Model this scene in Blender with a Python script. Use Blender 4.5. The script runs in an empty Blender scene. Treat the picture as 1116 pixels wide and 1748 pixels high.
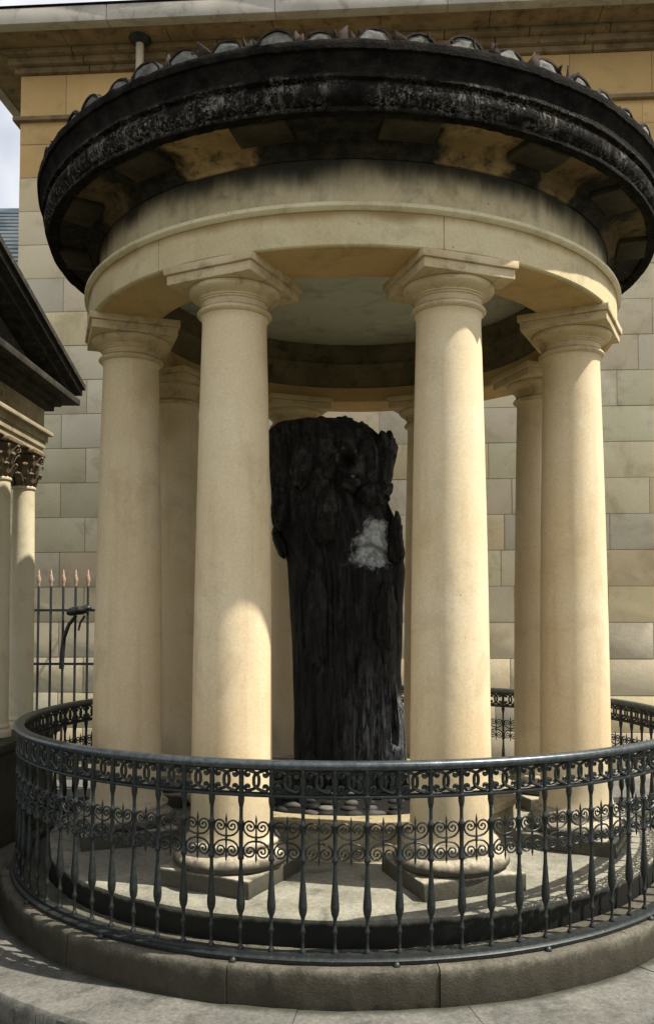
import bpy, bmesh, math, random
from mathutils import Vector, Matrix, noise
R_ = math.radians
random.seed(7)
sc = bpy.context.scene
# ------------------------------------------------------------------ camera
F, TH, CX, CY, D, ZC = 1484.03, .0423, 602.14, 988.02, 6.982, 2.034
cam = bpy.data.cameras.new('camera'); co = bpy.data.objects.new('camera', cam)
sc.collection.objects.link(co); sc.camera = co
co.location = (0, -D, ZC); co.rotation_euler = (math.pi/2 + TH, 0, 0)
cam.sensor_fit = 'HORIZONTAL'; cam.sensor_width = 36; cam.lens = 36*F/1116
cam.shift_x = -(CX-558)/1116; cam.shift_y = (CY-874)/1116
cam.clip_start = .05; cam.clip_end = 2000
# ------------------------------------------------------------------ sky, sun, exposure
EL, AZ = R_(59), R_(102.5)          # azimuth clockwise from +Y
w = bpy.data.worlds.new('World'); sc.world = w; w.use_nodes = True
nt = w.node_tree; bg = nt.nodes['Background']
sky = nt.nodes.new('ShaderNodeTexSky'); sky.sky_type = 'NISHITA'; sky.sun_disc = False
sky.sun_elevation = EL; sky.sun_rotation = AZ; sky.air_density = 1.0; sky.dust_density = 2.5; sky.ozone_density = 1.0
# soft clouds are part of the sky itself
tc = nt.nodes.new('ShaderNodeTexCoord'); nz = nt.nodes.new('ShaderNodeTexNoise'); nz.inputs['Scale'].default_value = 3.2
nz.inputs['Detail'].default_value = 5; rp = nt.nodes.new('ShaderNodeValToRGB')
rp.color_ramp.elements[0].position = .28; rp.color_ramp.elements[1].position = .52
mx = nt.nodes.new('ShaderNodeMix'); mx.data_type = 'RGBA'
nt.links.new(tc.outputs['Generated'], nz.inputs['Vector']); nt.links.new(nz.outputs['Fac'], rp.inputs['Fac'])
nt.links.new(rp.outputs['Color'], mx.inputs['Factor']); nt.links.new(sky.outputs['Color'], mx.inputs['A'])
mx.inputs['B'].default_value = (7.5, 7.6, 7.8, 1)
nt.links.new(mx.outputs['Result'], bg.inputs['Color']); bg.inputs['Strength'].default_value = .08
sl = bpy.data.lights.new('sun', 'SUN'); so = bpy.data.objects.new('sun', sl); sc.collection.objects.link(so)
sl.energy = 4.8; sl.angle = R_(.6); sl.color = (1, .93, .82)
sdir = Vector((math.sin(AZ)*math.cos(EL), math.cos(AZ)*math.cos(EL), math.sin(EL)))
so.rotation_euler = sdir.to_track_quat('Z', 'Y').to_euler(); so.location = (6, -3, 8)
sc.view_settings.view_transform = 'Standard'; sc.view_settings.look = 'None'
sc.view_settings.exposure = 0.80; sc.view_settings.gamma = 1
sc.render.engine = 'CYCLES'; sc.cycles.max_bounces = 6; sc.cycles.diffuse_bounces = 4
# ------------------------------------------------------------------ helpers
COL = sc.collection

def link(o, parent=None):
    COL.objects.link(o)
    if parent: o.parent = parent
    return o

def obj(name, bm, m, parent=None, smooth=None, label=None):
    me = bpy.data.meshes.new(name)
    bmesh.ops.recalc_face_normals(bm, faces=bm.faces)
    bm.to_mesh(me); bm.free()
    for k in (m if isinstance(m, (list, tuple)) else [m]): me.materials.append(k)
    if smooth is not None:
        me.shade_smooth(); me.set_sharp_from_angle(angle=R_(smooth))
    o = bpy.data.objects.new(name, me)
    if label: o['label'] = label
    return link(o, parent)

def thing(name, label, cat, loc=(0, 0, 0), rz=0, group=None):
    o = bpy.data.objects.new(name, None); o.location = loc; o.rotation_euler.z = rz; link(o)
    o['label'] = label; o['category'] = cat
    if group: o['group'] = group
    o.empty_display_size = .2
    return o

def struct(o): o['kind'] = 'structure'; return o

def dup(o, parent, rz=None, loc=None):
    c = o.copy(); link(c, parent)
    if rz is not None: c.rotation_euler.z = rz
    if loc is not None: c.location = loc
    return c

def lathe(bm, prof, n=128, a0=0, a1=2*math.pi, closed=True, c=(0, 0, 0), cap=False, jit=0, jsc=6, mi=0):
    """prof: (r,z) list; closed=True joins last to first into a solid ring section"""
    full = abs(a1-a0-2*math.pi) < 1e-6
    cols = n if full else n+1; rows = []
    for i in range(cols):
        a = a0+(a1-a0)*i/n; r_ = []
        for (r, z) in prof:
            x, y = r*math.sin(a), -r*math.cos(a)
            if jit:
                d = noise.noise(Vector((x*jsc, y*jsc, z*jsc)))*jit
                e = noise.noise(Vector((x*jsc+9, y*jsc, z*jsc)))*jit
                x += d*math.sin(a); y -= d*math.cos(a); z += e*.6
            r_.append(bm.verts.new((c[0]+x, c[1]+y, c[2]+z)))
        rows.append(r_)
    m = len(prof)
    for i in range(cols if full else cols-1):
        A, B = rows[i], rows[(i+1) % cols]
        for j in range(m if closed else m-1):
            k = (j+1) % m
            f = bm.faces.new((A[j], B[j], B[k], A[k])); f.material_index = mi
    if cap and closed and not full:
        bm.faces.new(rows[0]); bm.faces.new(list(reversed(rows[-1])))
    if cap and full and not closed:
        for j, rev in ((0, False), (m-1, True)):
            vs = [r_[j] for r_ in rows]
            bm.faces.new(vs if not rev else vs[::-1])
    return rows

def box(bm, x0, x1, y0, y1, z0, z1, mat=None, bev=0, cuts=0, jit=0):
    b = bmesh.new()
    bmesh.ops.create_cube(b, size=1)
    for v in b.verts:
        v.co = Vector((x0+(v.co.x+.5)*(x1-x0), y0+(v.co.y+.5)*(y1-y0), z0+(v.co.z+.5)*(z1-z0)))
    if bev: bmesh.ops.bevel(b, geom=b.edges[:], offset=bev, segments=2, affect='EDGES', profile=.6)
    if cuts: bmesh.ops.subdivide_edges(b, edges=[e for e in b.edges if e.calc_length() > .1], cuts=cuts, use_grid_fill=True)
    if jit:
        for v in b.verts:
            p = v.co*7
            v.co += Vector((noise.noise(p), noise.noise(p+Vector((5, 0, 0))), noise.noise(p+Vector((0, 5, 0)))))*jit
    if mat: b.transform(mat)
    me = bpy.data.meshes.new('t'); b.to_mesh(me); b.free(); bm.from_mesh(me); bpy.data.meshes.remove(me)

def sweep(bm, pts, rad, k=6, closed=False, flat=None):
    """tube along pts (Vectors); rad a number or a list; flat=(a,b) elliptical section"""
    pts = [Vector(p) for p in pts]; n = len(pts); rings = []
    up = Vector((0, 1, 0))
    for i, p in enumerate(pts):
        if closed: t = pts[(i+1) % n]-pts[i-1]
        else: t = pts[min(i+1, n-1)]-pts[max(i-1, 0)]
        t.normalize()
        u = up if abs(t.dot(up)) < .9 else Vector((1, 0, 0))
        s = t.cross(u).normalized(); v = s.cross(t).normalized()
        r = rad[i] if isinstance(rad, (list, tuple)) else rad
        fa, fb = flat or (1, 1)
        rings.append([bm.verts.new(p+s*(math.cos(2*math.pi*j/k)*r*fa)+v*(math.sin(2*math.pi*j/k)*r*fb)) for j in range(k)])
    for i in range(n if closed else n-1):
        A, B = rings[i], rings[(i+1) % n]
        for j in range(k): bm.faces.new((A[j], A[(j+1) % k], B[(j+1) % k], B[j]))
    if not closed: bm.faces.new(rings[0][::-1]); bm.faces.new(rings[-1])

# ------------------------------------------------------------------ materials
class G:
    def __init__(s, name, rough=.85, metal=0):
        s.m = bpy.data.materials.new(name); s.m.use_nodes = True; s.t = s.m.node_tree
        s.b = s.t.nodes['Principled BSDF']; s.b.inputs['Roughness'].default_value = rough; s.b.inputs['Metallic'].default_value = metal; s.b.inputs['Specular IOR Level'].default_value = .5 if metal else .22
        s.tc = s.t.nodes.new('ShaderNodeTexCoord'); s.co = s.tc.outputs['Object']
    def n(s, k, **kw):
        x = s.t.nodes.new(k)
        for a, v in kw.items(): setattr(x, a, v)
        return x
    def l(s, a, b): s.t.links.new(a, b)
    def scaled(s, v):
        x = s.n('ShaderNodeMapping'); x.inputs['Scale'].default_value = v; s.l(s.co, x.inputs['Vector']); return x.outputs['Vector']
    def noise(s, sc_, det=5, rough=.55, vec=None, dist=0):
        x = s.n('ShaderNodeTexNoise'); x.inputs['Scale'].default_value = sc_; x.inputs['Detail'].default_value = det
        x.inputs['Roughness'].default_value = rough; x.inputs['Distortion'].default_value = dist
        s.l(vec or s.co, x.inputs['Vector']); return x.outputs['Fac']
    def ramp(s, fac, p0, p1, c0=(0, 0, 0), c1=(1, 1, 1)):
        x = s.n('ShaderNodeValToRGB'); e = x.color_ramp.elements
        e[0].position = p0; e[1].position = p1; e[0].color = (*c0, 1); e[1].color = (*c1, 1); s.l(fac, x.inputs['Fac']); return x.outputs['Color']
    def mix(s, fac, a, b, mode='MIX'):
        x = s.n('ShaderNodeMix', data_type='RGBA', blend_type=mode)
        for sock, v in (('Factor', fac), ('A', a), ('B', b)):
            i = x.inputs[sock]
            if isinstance(v, (int, float)): i.default_value = v
            elif isinstance(v, tuple): i.default_value = (*v, 1)
            else: s.l(v, i)
        return x.outputs['Result']
    def math(s, op, a, b, c=None, clamp=False):
        x = s.n('ShaderNodeMath', operation=op, use_clamp=clamp)
        for i, v in enumerate((a, b, c)):
            if v is None: continue
            if isinstance(v, (int, float)): x.inputs[i].default_value = v
            else: s.l(v, x.inputs[i])
        return x.outputs[0]
    def z(s):
        x = s.n('ShaderNodeSeparateXYZ'); s.l(s.co, x.inputs[0]); return x.outputs
    def step(s, v, a, b):   # smooth 0..1 between a and b
        x = s.n('ShaderNodeMapRange', interpolation_type='SMOOTHSTEP'); s.l(v, x.inputs['Value'])
        x.inputs['From Min'].default_value = a; x.inputs['From Max'].default_value = b; return x.outputs['Result']
    def bump(s, h, strength=.3, dist=.01):
        x = s.n('ShaderNodeBump'); x.inputs['Strength'].default_value = strength; x.inputs['Distance'].default_value = dist
        s.l(h, x.inputs['Height']); s.l(x.outputs['Normal'], s.b.inputs['Normal'])
    def out(s, c): s.l(c, s.b.inputs['Base Color']); return s.m

def stone(name, c1, c2, dirt=(.06, .055, .04), amt=.25, sc_=1.6, bump=.25, pits=True, rough=.85, stain_shade=None, attr=None, streak=0, grain=0, edge=None):
    g = G(name, rough)
    col = g.mix(g.ramp(g.noise(sc_), .35, .65), c1, c2)
    if attr:
        a = g.n('ShaderNodeAttribute', attribute_name=attr)
        col = g.mix(1.0, col, a.outputs['Color'], 'MULTIPLY')
    col = g.mix(g.ramp(g.noise(45, 3, .7), .35, .75, (.86, .86, .86), (1.08, 1.08, 1.08)), (0, 0, 0), col) if False else g.mix(1.0, col, g.ramp(g.noise(60, 4, .75), .3, .7, (.82, .82, .8), (1.0, 1.0, 1.0)), 'MULTIPLY')
    if grain: col = g.mix(grain, col, g.mix(1.0, col, g.ramp(g.noise(38, 8, .85), .34, .66, (.25, .25, .24), (1.45, 1.43, 1.38)), 'MULTIPLY'))
    d = g.math('MULTIPLY', g.ramp(g.noise(sc_*2.7, 8, .65, dist=.4), .52, .74), amt)
    col = g.mix(d, col, dirt)
    if streak:
        v = g.scaled((9, 9, .7)); sm = g.math('MULTIPLY', g.ramp(g.noise(1, 5, .6, vec=v), .5, .75), streak)
        col = g.mix(sm, col, dirt)
    if pits:
        v = g.n('ShaderNodeTexVoronoi'); v.inputs['Scale'].default_value = 11; g.l(g.co, v.inputs['Vector'])
        pm = g.ramp(v.outputs['Distance'], .035, .075, (1, 1, 1), (0, 0, 0))
        pm2 = g.math('MULTIPLY', pm, g.ramp(g.noise(3.1, 2), .44, .52)); col = g.mix(g.math('MULTIPLY', pm2, .75), col, dirt)
    if stain_shade:       # list of (z0,z1,strength,colour): crust and painted-in shade growing between z0 (none) and z1 (full)
        for (z0, z1, k, cc, ns) in stain_shade:
            zz = g.math('ADD', g.z()[2], g.math('MULTIPLY', g.math('SUBTRACT', g.noise(ns, 7, .65, vec=g.scaled((2, 2, .45))), .5), abs(z1-z0)*2.2))
            col = g.mix(g.math('MULTIPLY', g.step(zz, z0, z1), k), col, cc)
    if edge:        # dirt gathered along a circular edge: (radius, width, strength)
        ln = g.n('ShaderNodeVectorMath', operation='LENGTH'); g.l(g.scaled((1, 1, 0)), ln.inputs[0])
        rr_ = g.math('ADD', ln.outputs['Value'], g.math('MULTIPLY', g.math('SUBTRACT', g.noise(6, 6, .7), .5), edge[1]*1.6))
        col = g.mix(g.math('MULTIPLY', g.step(rr_, edge[0]+edge[1], edge[0]), edge[2]), col, (.028, .030, .018))
    h = g.math('ADD', g.math('MULTIPLY', g.noise(14, 6, .6), .5), g.math('MULTIPLY', g.noise(90, 4, .7), .35))
    g.bump(h, bump, .012)
    return g.out(col)

OCH1, OCH2 = (.50, .37, .19), (.58, .46, .27)
BLACK = (.014, .013, .011)
M = {}
M['column'] = stone('cream sandstone', (.69, .54, .33), (.78, .66, .46), (.28, .17, .07), .36, 1.1, .16, streak=.22,
                     stain_shade=[(1.10, .74, .45, (.26, .24, .17), 1.5)])
M['capital'] = stone('ochre sandstone', (.54, .42, .25), (.66, .54, .36), (.05, .04, .03), .6, 3.0, .4)
M['base'] = stone('weathered base stone', (.34, .31, .24), (.52, .46, .35), (.03, .03, .025), .7, 4.0, .6, grain=.5,
                   stain_shade=[(.625, .578, .9, (.030, .028, .022), 4)])  # shade under the torus painted into its lower part
M['plinth'] = stone('mossy plinth stone', (.36, .34, .27), (.46, .43, .35), (.04, .045, .028), .6, 4.0, .8, grain=.6,
                     stain_shade=[(.538, .520, .88, (.035, .034, .024), 5)])  # shaded sides painted dark by height, lit top left pale
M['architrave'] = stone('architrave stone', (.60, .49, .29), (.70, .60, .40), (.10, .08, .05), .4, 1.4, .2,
                         stain_shade=[(4.30, 4.375, .85, (.26, .16, .06), .8)])
M['taenia'] = stone('pale taenia stone', (.66, .57, .38), (.76, .67, .48), (.14, .11, .07), .45, 2.0, .25)
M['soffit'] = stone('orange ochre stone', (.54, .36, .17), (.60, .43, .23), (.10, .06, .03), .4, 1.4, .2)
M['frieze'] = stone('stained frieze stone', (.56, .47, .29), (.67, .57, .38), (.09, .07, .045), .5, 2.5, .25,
                    stain_shade=[(4.46, 4.70, .8, (.085, .07, .045), .9), (4.56, 4.72, .95, (.022, .020, .016), 1.6)], streak=.35)
M['ceiling'] = stone('ceiling plaster', (.55, .56, .46), (.64, .64, .54), (.14, .14, .11), .5, 1.7, .2)
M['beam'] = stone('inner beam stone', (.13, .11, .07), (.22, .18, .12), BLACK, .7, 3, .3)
M['drum'] = stone('inner drum stone', (.30, .25, .15), (.40, .34, .22), (.04, .035, .025), .8, 3.5, .5, grain=.4)
M['floor'] = stone('grey floor stone', (.19, .185, .15), (.31, .30, .25), (.04, .04, .03), .85, 2.2, .5, grain=.5,
                   stain_shade=[(.408, .375, .97, (.010, .010, .008), 2.5)])
M['kerb'] = stone('kerb stone', (.075, .070, .055), (.14, .13, .105), (.025, .028, .016), .9, 3.2, .9, grain=.75,
                  stain_shade=[(.255, .20, .8, (.036, .031, .02), 3)])  # shade of the front face painted in below the lit top
M['pavement'] = stone('pavement stone', (.115, .115, .105), (.165, .162, .148), (.035, .036, .026), .8, 2.6, .5, grain=.6, edge=(2.59, .07, .85))
M['ground'] = stone('dark ground', (.05, .055, .03), (.10, .10, .06), (.02, .025, .01), .7, 5, .6, pits=False)
M['lime'] = stone('lime mortar', (.09, .09, .08), (.24, .235, .21), (.03, .03, .027), .95, 9, .9)
M['wall'] = stone('ashlar', (.70, .61, .43), (.82, .74, .56), (.28, .22, .12), .6, .8, .45, attr='tint')
M['joint'] = stone('mortar joint', (.32, .27, .18), (.42, .36, .25), amt=.2, bump=.2, pits=False)
M['cornice_far'] = stone('brown cornice stone', (.20, .14, .08), (.32, .23, .13), (.03, .022, .015), .8, 3, .3)
M['gutter'] = stone('grey gutter stone', (.42, .39, .34), (.54, .50, .44), (.10, .08, .06), .6, 2, .2)
M['portico'] = stone('portico stone', (.32, .27, .18), (.48, .42, .30), (.03, .03, .02), .6, 3, .35)
M['portico_dark'] = stone('soot black stone', (.018, .017, .014), (.05, .045, .035), (.22, .19, .14), .35, 7, .7)
M['portico_cap'] = stone('brown carved stone', (.09, .07, .045), (.24, .19, .12), (.012, .011, .009), .8, 9, .5)
M['portico_base'] = stone('dark green pedestal stone', (.035, .037, .028), (.075, .07, .05), BLACK, .6, 4, .5)
M['portico_col'] = stone('portico column stone', (.58, .52, .36), (.68, .62, .46), (.25, .20, .08), .4, 2, .2)
M['pipe'] = stone('painted pipe', (.55, .47, .34), (.60, .52, .40), amt=.3, bump=.1, pits=False, rough=.5)

def crust():
    g = G('black crust', .92)
    col = g.mix(g.ramp(g.noise(9, 6, .7), .4, .7), (.005, .0045, .004), (.026, .021, .016))
    z = g.z()[2]; n1 = g.noise(5.5, 3, .6); n2 = g.noise(38, 6, .8)
    band = g.math('MULTIPLY', g.step(z, 5.00, 4.93), g.step(z, 4.79, 4.83))
    n3 = g.noise(1, 6, .75, vec=g.scaled((30, 30, 5)), dist=.6)
    m = g.math('MULTIPLY', g.math('MULTIPLY', g.math('MULTIPLY', band, g.ramp(g.noise(2.3, 3), .34, .50)), g.ramp(n1, .36, .54)), g.math('MAXIMUM', g.ramp(n2, .52, .64), g.math('MULTIPLY', g.ramp(n3, .52, .64), .7)))
    col = g.mix(g.math('MULTIPLY', m, .9), col, (.40, .385, .34))
    m2 = g.math('MULTIPLY', g.ramp(g.noise(26, 5, .8), .60, .68), .35)
    col = g.mix(m2, col, (.06, .058, .05))
    g.b.inputs['Specular IOR Level'].default_value = .08
    g.bump(g.math('ADD', g.noise(20, 8, .7), g.noise(70, 4, .7)), .9, .02)
    return g.out(col)
M['crust'] = crust()

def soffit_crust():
    """ochre stone overgrown by black crust; lit patches painted in as paler ochre at a few bearings round the ring"""
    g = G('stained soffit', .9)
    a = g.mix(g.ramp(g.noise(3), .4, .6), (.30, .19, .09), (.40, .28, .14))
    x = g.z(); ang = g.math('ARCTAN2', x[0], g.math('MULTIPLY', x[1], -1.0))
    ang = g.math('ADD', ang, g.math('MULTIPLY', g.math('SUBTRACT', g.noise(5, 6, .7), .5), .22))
    lit_patch = None  # lit panels put into the colour as paler ochre zones
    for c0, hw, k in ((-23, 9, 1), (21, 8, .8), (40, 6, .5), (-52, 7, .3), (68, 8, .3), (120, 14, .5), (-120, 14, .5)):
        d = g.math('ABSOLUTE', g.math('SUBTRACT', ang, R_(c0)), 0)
        p = g.math('MULTIPLY', g.step(d, R_(hw), R_(hw-3.5)), k); lit_patch = p if lit_patch is None else g.math('MAXIMUM', lit_patch, p)
    lit_patch = g.math('MULTIPLY', lit_patch, g.ramp(g.noise(7, 7, .75), .30, .50))
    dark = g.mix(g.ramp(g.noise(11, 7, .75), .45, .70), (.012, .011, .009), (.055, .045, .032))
    col = g.mix(lit_patch, dark, a)
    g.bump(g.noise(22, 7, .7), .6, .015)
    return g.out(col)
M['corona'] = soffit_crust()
M['mutule'] = stone('sooty block stone', (.030, .025, .018), (.075, .058, .038), BLACK, .6, 5, .6)

def iron(name, c, rough=.42, metal=.35):
    g = G(name, rough, metal)
    col = g.mix(g.ramp(g.noise(30, 5, .7), .4, .7), c, tuple(v*2.2 for v in c))
    col = g.mix(g.math('MULTIPLY', g.ramp(g.noise(55, 4, .8), .60, .68), .5), col, (.16, .17, .15))
    g.bump(g.noise(120, 4, .7), .3, .003); return g.out(col)
M['iron'] = iron('dark green iron', (.012, .015, .015), .45, .3)
M['rail'] = iron('worn iron rail', (.055, .064, .070), .36, .6)
M['gold'] = iron('faded gilt', (.30, .21, .16), .7, 0)

def tile():
    g = G('old roof tile', .9)
    col = g.mix(g.ramp(g.noise(8, 6, .7), .4, .6), (.012, .010, .008), (.04, .026, .018))
    col = g.mix(g.ramp(g.noise(18, 5, .7), .70, .75), col, (.20, .08, .05))
    g.bump(g.noise(25, 6, .7), .6, .01); return g.out(col)
M['tile'] = tile()

def trunkmat():
    g = G('petrified bark', .55)
    v = g.scaled((14, 14, 2.2)); streak = g.noise(1, 8, .75, vec=v, dist=1.6)
    col = g.mix(g.ramp(streak, .35, .7), (.0035, .003, .003), (.022, .018, .014))
    x = g.z()
    # pale streaks on the right foot of the trunk and blotches on the head
    low = g.math('MULTIPLY', g.step(x[0], -.16, .24), g.step(x[2], 1.95, .85))
    v2 = g.scaled((22, 22, 2.2)); s2 = g.noise(1, 8, .8, vec=v2, dist=1.2)
    m = g.math('MULTIPLY', g.math('ADD', g.math('MULTIPLY', low, .95), .08), g.ramp(s2, .46, .60))
    col = g.mix(m, col, (.30, .32, .33))
    bl = g.math('MULTIPLY', g.math('MULTIPLY', g.ramp(g.noise(1, 8, .85, vec=g.scaled((16, 16, 6)), dist=.8), .50, .64), g.ramp(g.noise(3.2, 3), .45, .60)), .42)
    col = g.mix(bl, col, (.20, .185, .16))
    m3 = g.math('MULTIPLY', g.math('MULTIPLY', g.step(x[2], 2.6, 3.2), g.ramp(g.noise(9, 6, .8), .52, .62)), .30)
    col = g.mix(m3, col, (.22, .22, .20))
    a = g.n('ShaderNodeAttribute', attribute_name='scar')
    scar = g.mix(g.ramp(g.noise(13, 6, .75), .40, .6), (.30, .31, .30), (.78, .80, .80))
    col = g.mix(g.step(g.math('ADD', a.outputs['Fac'], g.math('MULTIPLY', g.math('SUBTRACT', g.noise(1, 6, .75, vec=g.scaled((16, 16, 9))), .5), 2.1)), .34, .80), col, scar)
    g.bump(g.math('ADD', streak, g.math('MULTIPLY', g.noise(40, 6, .75), .5)), 1.0, .05)
    return g.out(col)
M['trunk'] = trunkmat()

def pebble():
    g = G('pebbles', .7)
    a = g.n('ShaderNodeAttribute', attribute_name='tint')
    g.bump(g.noise(40, 4), .2, .005)
    return g.out(g.mix(1.0, a.outputs['Color'], g.ramp(g.noise(25), .3, .7, (.7, .7, .7), (1, 1, 1)), 'MULTIPLY'))
M['pebble'] = pebble()
M['bed'] = stone('dark bedding mortar', (.04, .038, .03), (.08, .075, .06), amt=.3, pits=False, bump=.4)

def slate():
    g = G('blue grey slate', .6)
    col = g.mix(g.ramp(g.noise(1.2, 4), .4, .6), (.14, .18, .22), (.26, .29, .31))
    g.bump(g.noise(10, 4), .3, .02); return g.out(col)
M['slate'] = slate()

# ------------------------------------------------------------------ ground, pavement, kerb
b = bmesh.new()
S = 160
vs = {}
gx = [-S, -40, -15, -8, -4, -2, 0, 2, 4, 8, 15, 40, S]
for i, x in enumerate(gx):
    for j, y in enumerate(gx): vs[i, j] = b.verts.new((x, y, -.10))
for i in range(len(gx)-1):
    for j in range(len(gx)-1): b.faces.new((vs[i, j], vs[i+1, j], vs[i+1, j+1], vs[i, j+1]))
struct(obj('ground', b, M['ground']))
b = bmesh.new()
pj = [-52+22.5*k+random.uniform(-3, 3) for k in range(16)]; pj.append(pj[0]+360)
for a0, a1 in zip(pj[:-1], pj[1:]):
    dz = random.uniform(-.003, .003)
    lathe(b, [(2.3, -.09), (3.0, -.09), (3.015, -.04), (3.012, .050+dz), (2.997, .069+dz), (2.97, .071+dz), (2.3, .07+dz)], 30, R_(a0+.05), R_(a1-.05), jit=.008, jsc=5, cap=True)
lathe(b, [(2.3, -.088), (2.99, -.088), (2.99, .052), (2.3, .052)], 120)
struct(obj('pavement', b, M['pavement'], smooth=40))
b = bmesh.new()
box(b, -3.9, 9, 2.62, 3.62, -.09, .05, bev=.015)
struct(obj('rear_path', b, M['pavement'], smooth=40))
b = bmesh.new()
kj = [-55.8, -38, -14.3, 9.7, 36.2] + [36.2+24.45*i for i in range(1, 11)] + [304.2]
kj = [-38, -14.3, 9.7, 36.2] + [36.2+23.8*i for i in range(1, 12)] + [322]
for a0, a1 in zip(kj[:-1], kj[1:]):
    g_ = .06
    dr = random.uniform(-.006, .006); dz = random.uniform(-.004, .004)
    prof = [(2.30, .02), (2.585+dr, .06), (2.592+dr, .10), (2.59+dr, .238), (2.586+dr, .256), (2.574+dr, .266), (2.555, .268+dz), (2.48, .268), (2.30, .268+dz)]
    rw = lathe(b, prof, 70, R_(a0+g_), R_(a1-g_), jit=.007, jsc=7, cap=True)
    for ro in rw:
        for v in ro[1:]:
            q = v.co*26; v.co += Vector((v.co.x, v.co.y, 0)).normalized()*(noise.noise(q)*.004+min(0, noise.noise(v.co*11)+.25)*.02)
struct(obj('kerb', b, M['kerb'], smooth=45))
# ------------------------------------------------------------------ round temple
T = thing('round_temple', 'round open temple of eight cream stone columns under a soot blackened cornice and tiled roof', 'temple')
b = bmesh.new()
lathe(b, [(.2, .20), (2.27, .20), (2.285, .24), (2.29, .385), (2.30, .415), (2.285, .428), (2.26, .43), (.2, .43)], 240, jit=.008, jsc=6)
obj('stylobate', b, M['floor'], T, smooth=40)
b = bmesh.new()
lathe(b, [(.2, .42), (1.27, .42), (1.27, .63), (1.285, .635), (1.30, .65), (1.30, .69), (1.285, .70), (1.14, .70), (1.13, .66), (.2, .66)], 200, jit=.006)
obj('inner_step', b, M['drum'], T, smooth=40)
# cobbles round the stump
b = bmesh.new(); lay = b.loops.layers.color.new('tint')
lathe(b, [(.3, .67), (1.135, .67), (1.12, .685), (.3, .76)], 96, jit=.01)
for f in b.faces:
    for l in f.loops: l[lay] = (.05, .048, .04, 1)
for rr in (1.07, .95, .83, .71, .60):
    n = int(2*math.pi*rr/.155)
    for i in range(n):
        a = 2*math.pi*(i+random.uniform(-.25, .25))/n
        p = Vector((rr*math.sin(a), -rr*math.cos(a), .69+(1.12-rr)*.09))
        g0 = bmesh.new(); bmesh.ops.create_icosphere(g0, subdivisions=2, radius=1)
        sx, sy, sz = random.uniform(.045, .075), random.uniform(.032, .05), random.uniform(.018, .034)
        g0.transform(Matrix.Translation(p) @ Matrix.Rotation(a+random.uniform(-.5, .5), 4, 'Z') @ Matrix.Diagonal((sx, sy, sz, 1)))
        for v in g0.verts: v.co += (v.co-p)*noise.noise(v.co*15)*.35
        me = bpy.data.meshes.new('t'); g0.to_mesh(me); g0.free()
        k = len(b.faces); b.from_mesh(me); bpy.data.meshes.remove(me); b.faces.ensure_lookup_table()
        t = random.choice([.08, .12, .2, .3, .42]); tt = (t, t*.97, t*.9, 1)
        for f in b.faces[k:]:
            for l in f.loops: l[lay] = tt
obj('cobble_paving', b, M['pebble'], T, smooth=60)
# columns
PHI = -.0462; RC = 1.75
def shaft_prof():
    pr = [(.262, .705), (.258, .72), (.250, .76), (.2465, .84)]
    for i in range(1, 25):
        t = i/24; z = .84+(3.845-.84)*t
        r = .2465-.0455*(t**1.7)
        pr.append((r, z))
    pr += [(.203, 3.875), (.213, 3.888)]
    return pr
def col_part(name, build, m, parent, sm=35):
    bb = bmesh.new(); build(bb); return obj(name, bb, m, parent, smooth=sm)
def b_shaft(bb): lathe(bb, shaft_prof(), 72, closed=False, cap=True)
def b_plinth(bb): box(bb, -.325, .325, -.325, .325, .425, .535, bev=.014, cuts=5, jit=.010)
def b_base(bb):
    pr = [(.20, .530)] + [(.325+.028*math.sin(math.pi*i/8), .536+.075*i/8) for i in range(9)] + [(.315, .618), (.296, .624), (.283, .640), (.283, .655), (.293, .664), (.296, .676), (.288, .688), (.270, .692), (.264, .704), (.2, .704)]
    lathe(bb, pr, 64, jit=.006, jsc=9)
def b_cap(bb):
    pr = [(.15, 3.886)] + [(.212+.022*math.sin(math.pi*i/7), 3.888+.045*i/7) for i in range(8)] + [(.216, 3.934), (.209, 3.938), (.207, 3.962), (.209, 3.972), (.218, 3.976), (.219, 3.984), (.228, 3.988), (.229, 3.996)]
    for i in range(9):
        t = i/8; pr.append((.232+.052*math.sin(t*math.pi/2), 3.998+.042*t))
    pr += [(.284, 4.052), (.274, 4.062), (.15, 4.062)]
    lathe(bb, pr, 72, jit=.002, jsc=14)
def b_abacus(bb):
    box(bb, -.300, .300, -.300, .300, 4.058, 4.118, bev=.006, cuts=3, jit=.003)
    box(bb, -.316, .316, -.316, .316, 4.119, 4.166, bev=.005, cuts=3, jit=.003)
proto = None
for i, dg in enumerate((-22.5, 22.5, 67.5, 112.5, 157.5, -157.5, -112.5, -67.5)):
    a = R_(dg)+PHI
    loc = (RC*math.sin(a), -RC*math.cos(a), 0)
    if proto is None:
        c = col_part('column', b_shaft, M['column'], T)
        kids = [col_part('plinth', b_plinth, M['plinth'], c), col_part('base_moulding', b_base, M['base'], c, 50),
                col_part('capital', b_cap, M['capital'], c, 40), col_part('abacus', b_abacus, M['capital'], c)]
        c.location = loc; c.rotation_euler.z = a; proto = c
    else:
        c = dup(proto, T, a, loc)
        for k in kids: dup(k, c)
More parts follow.
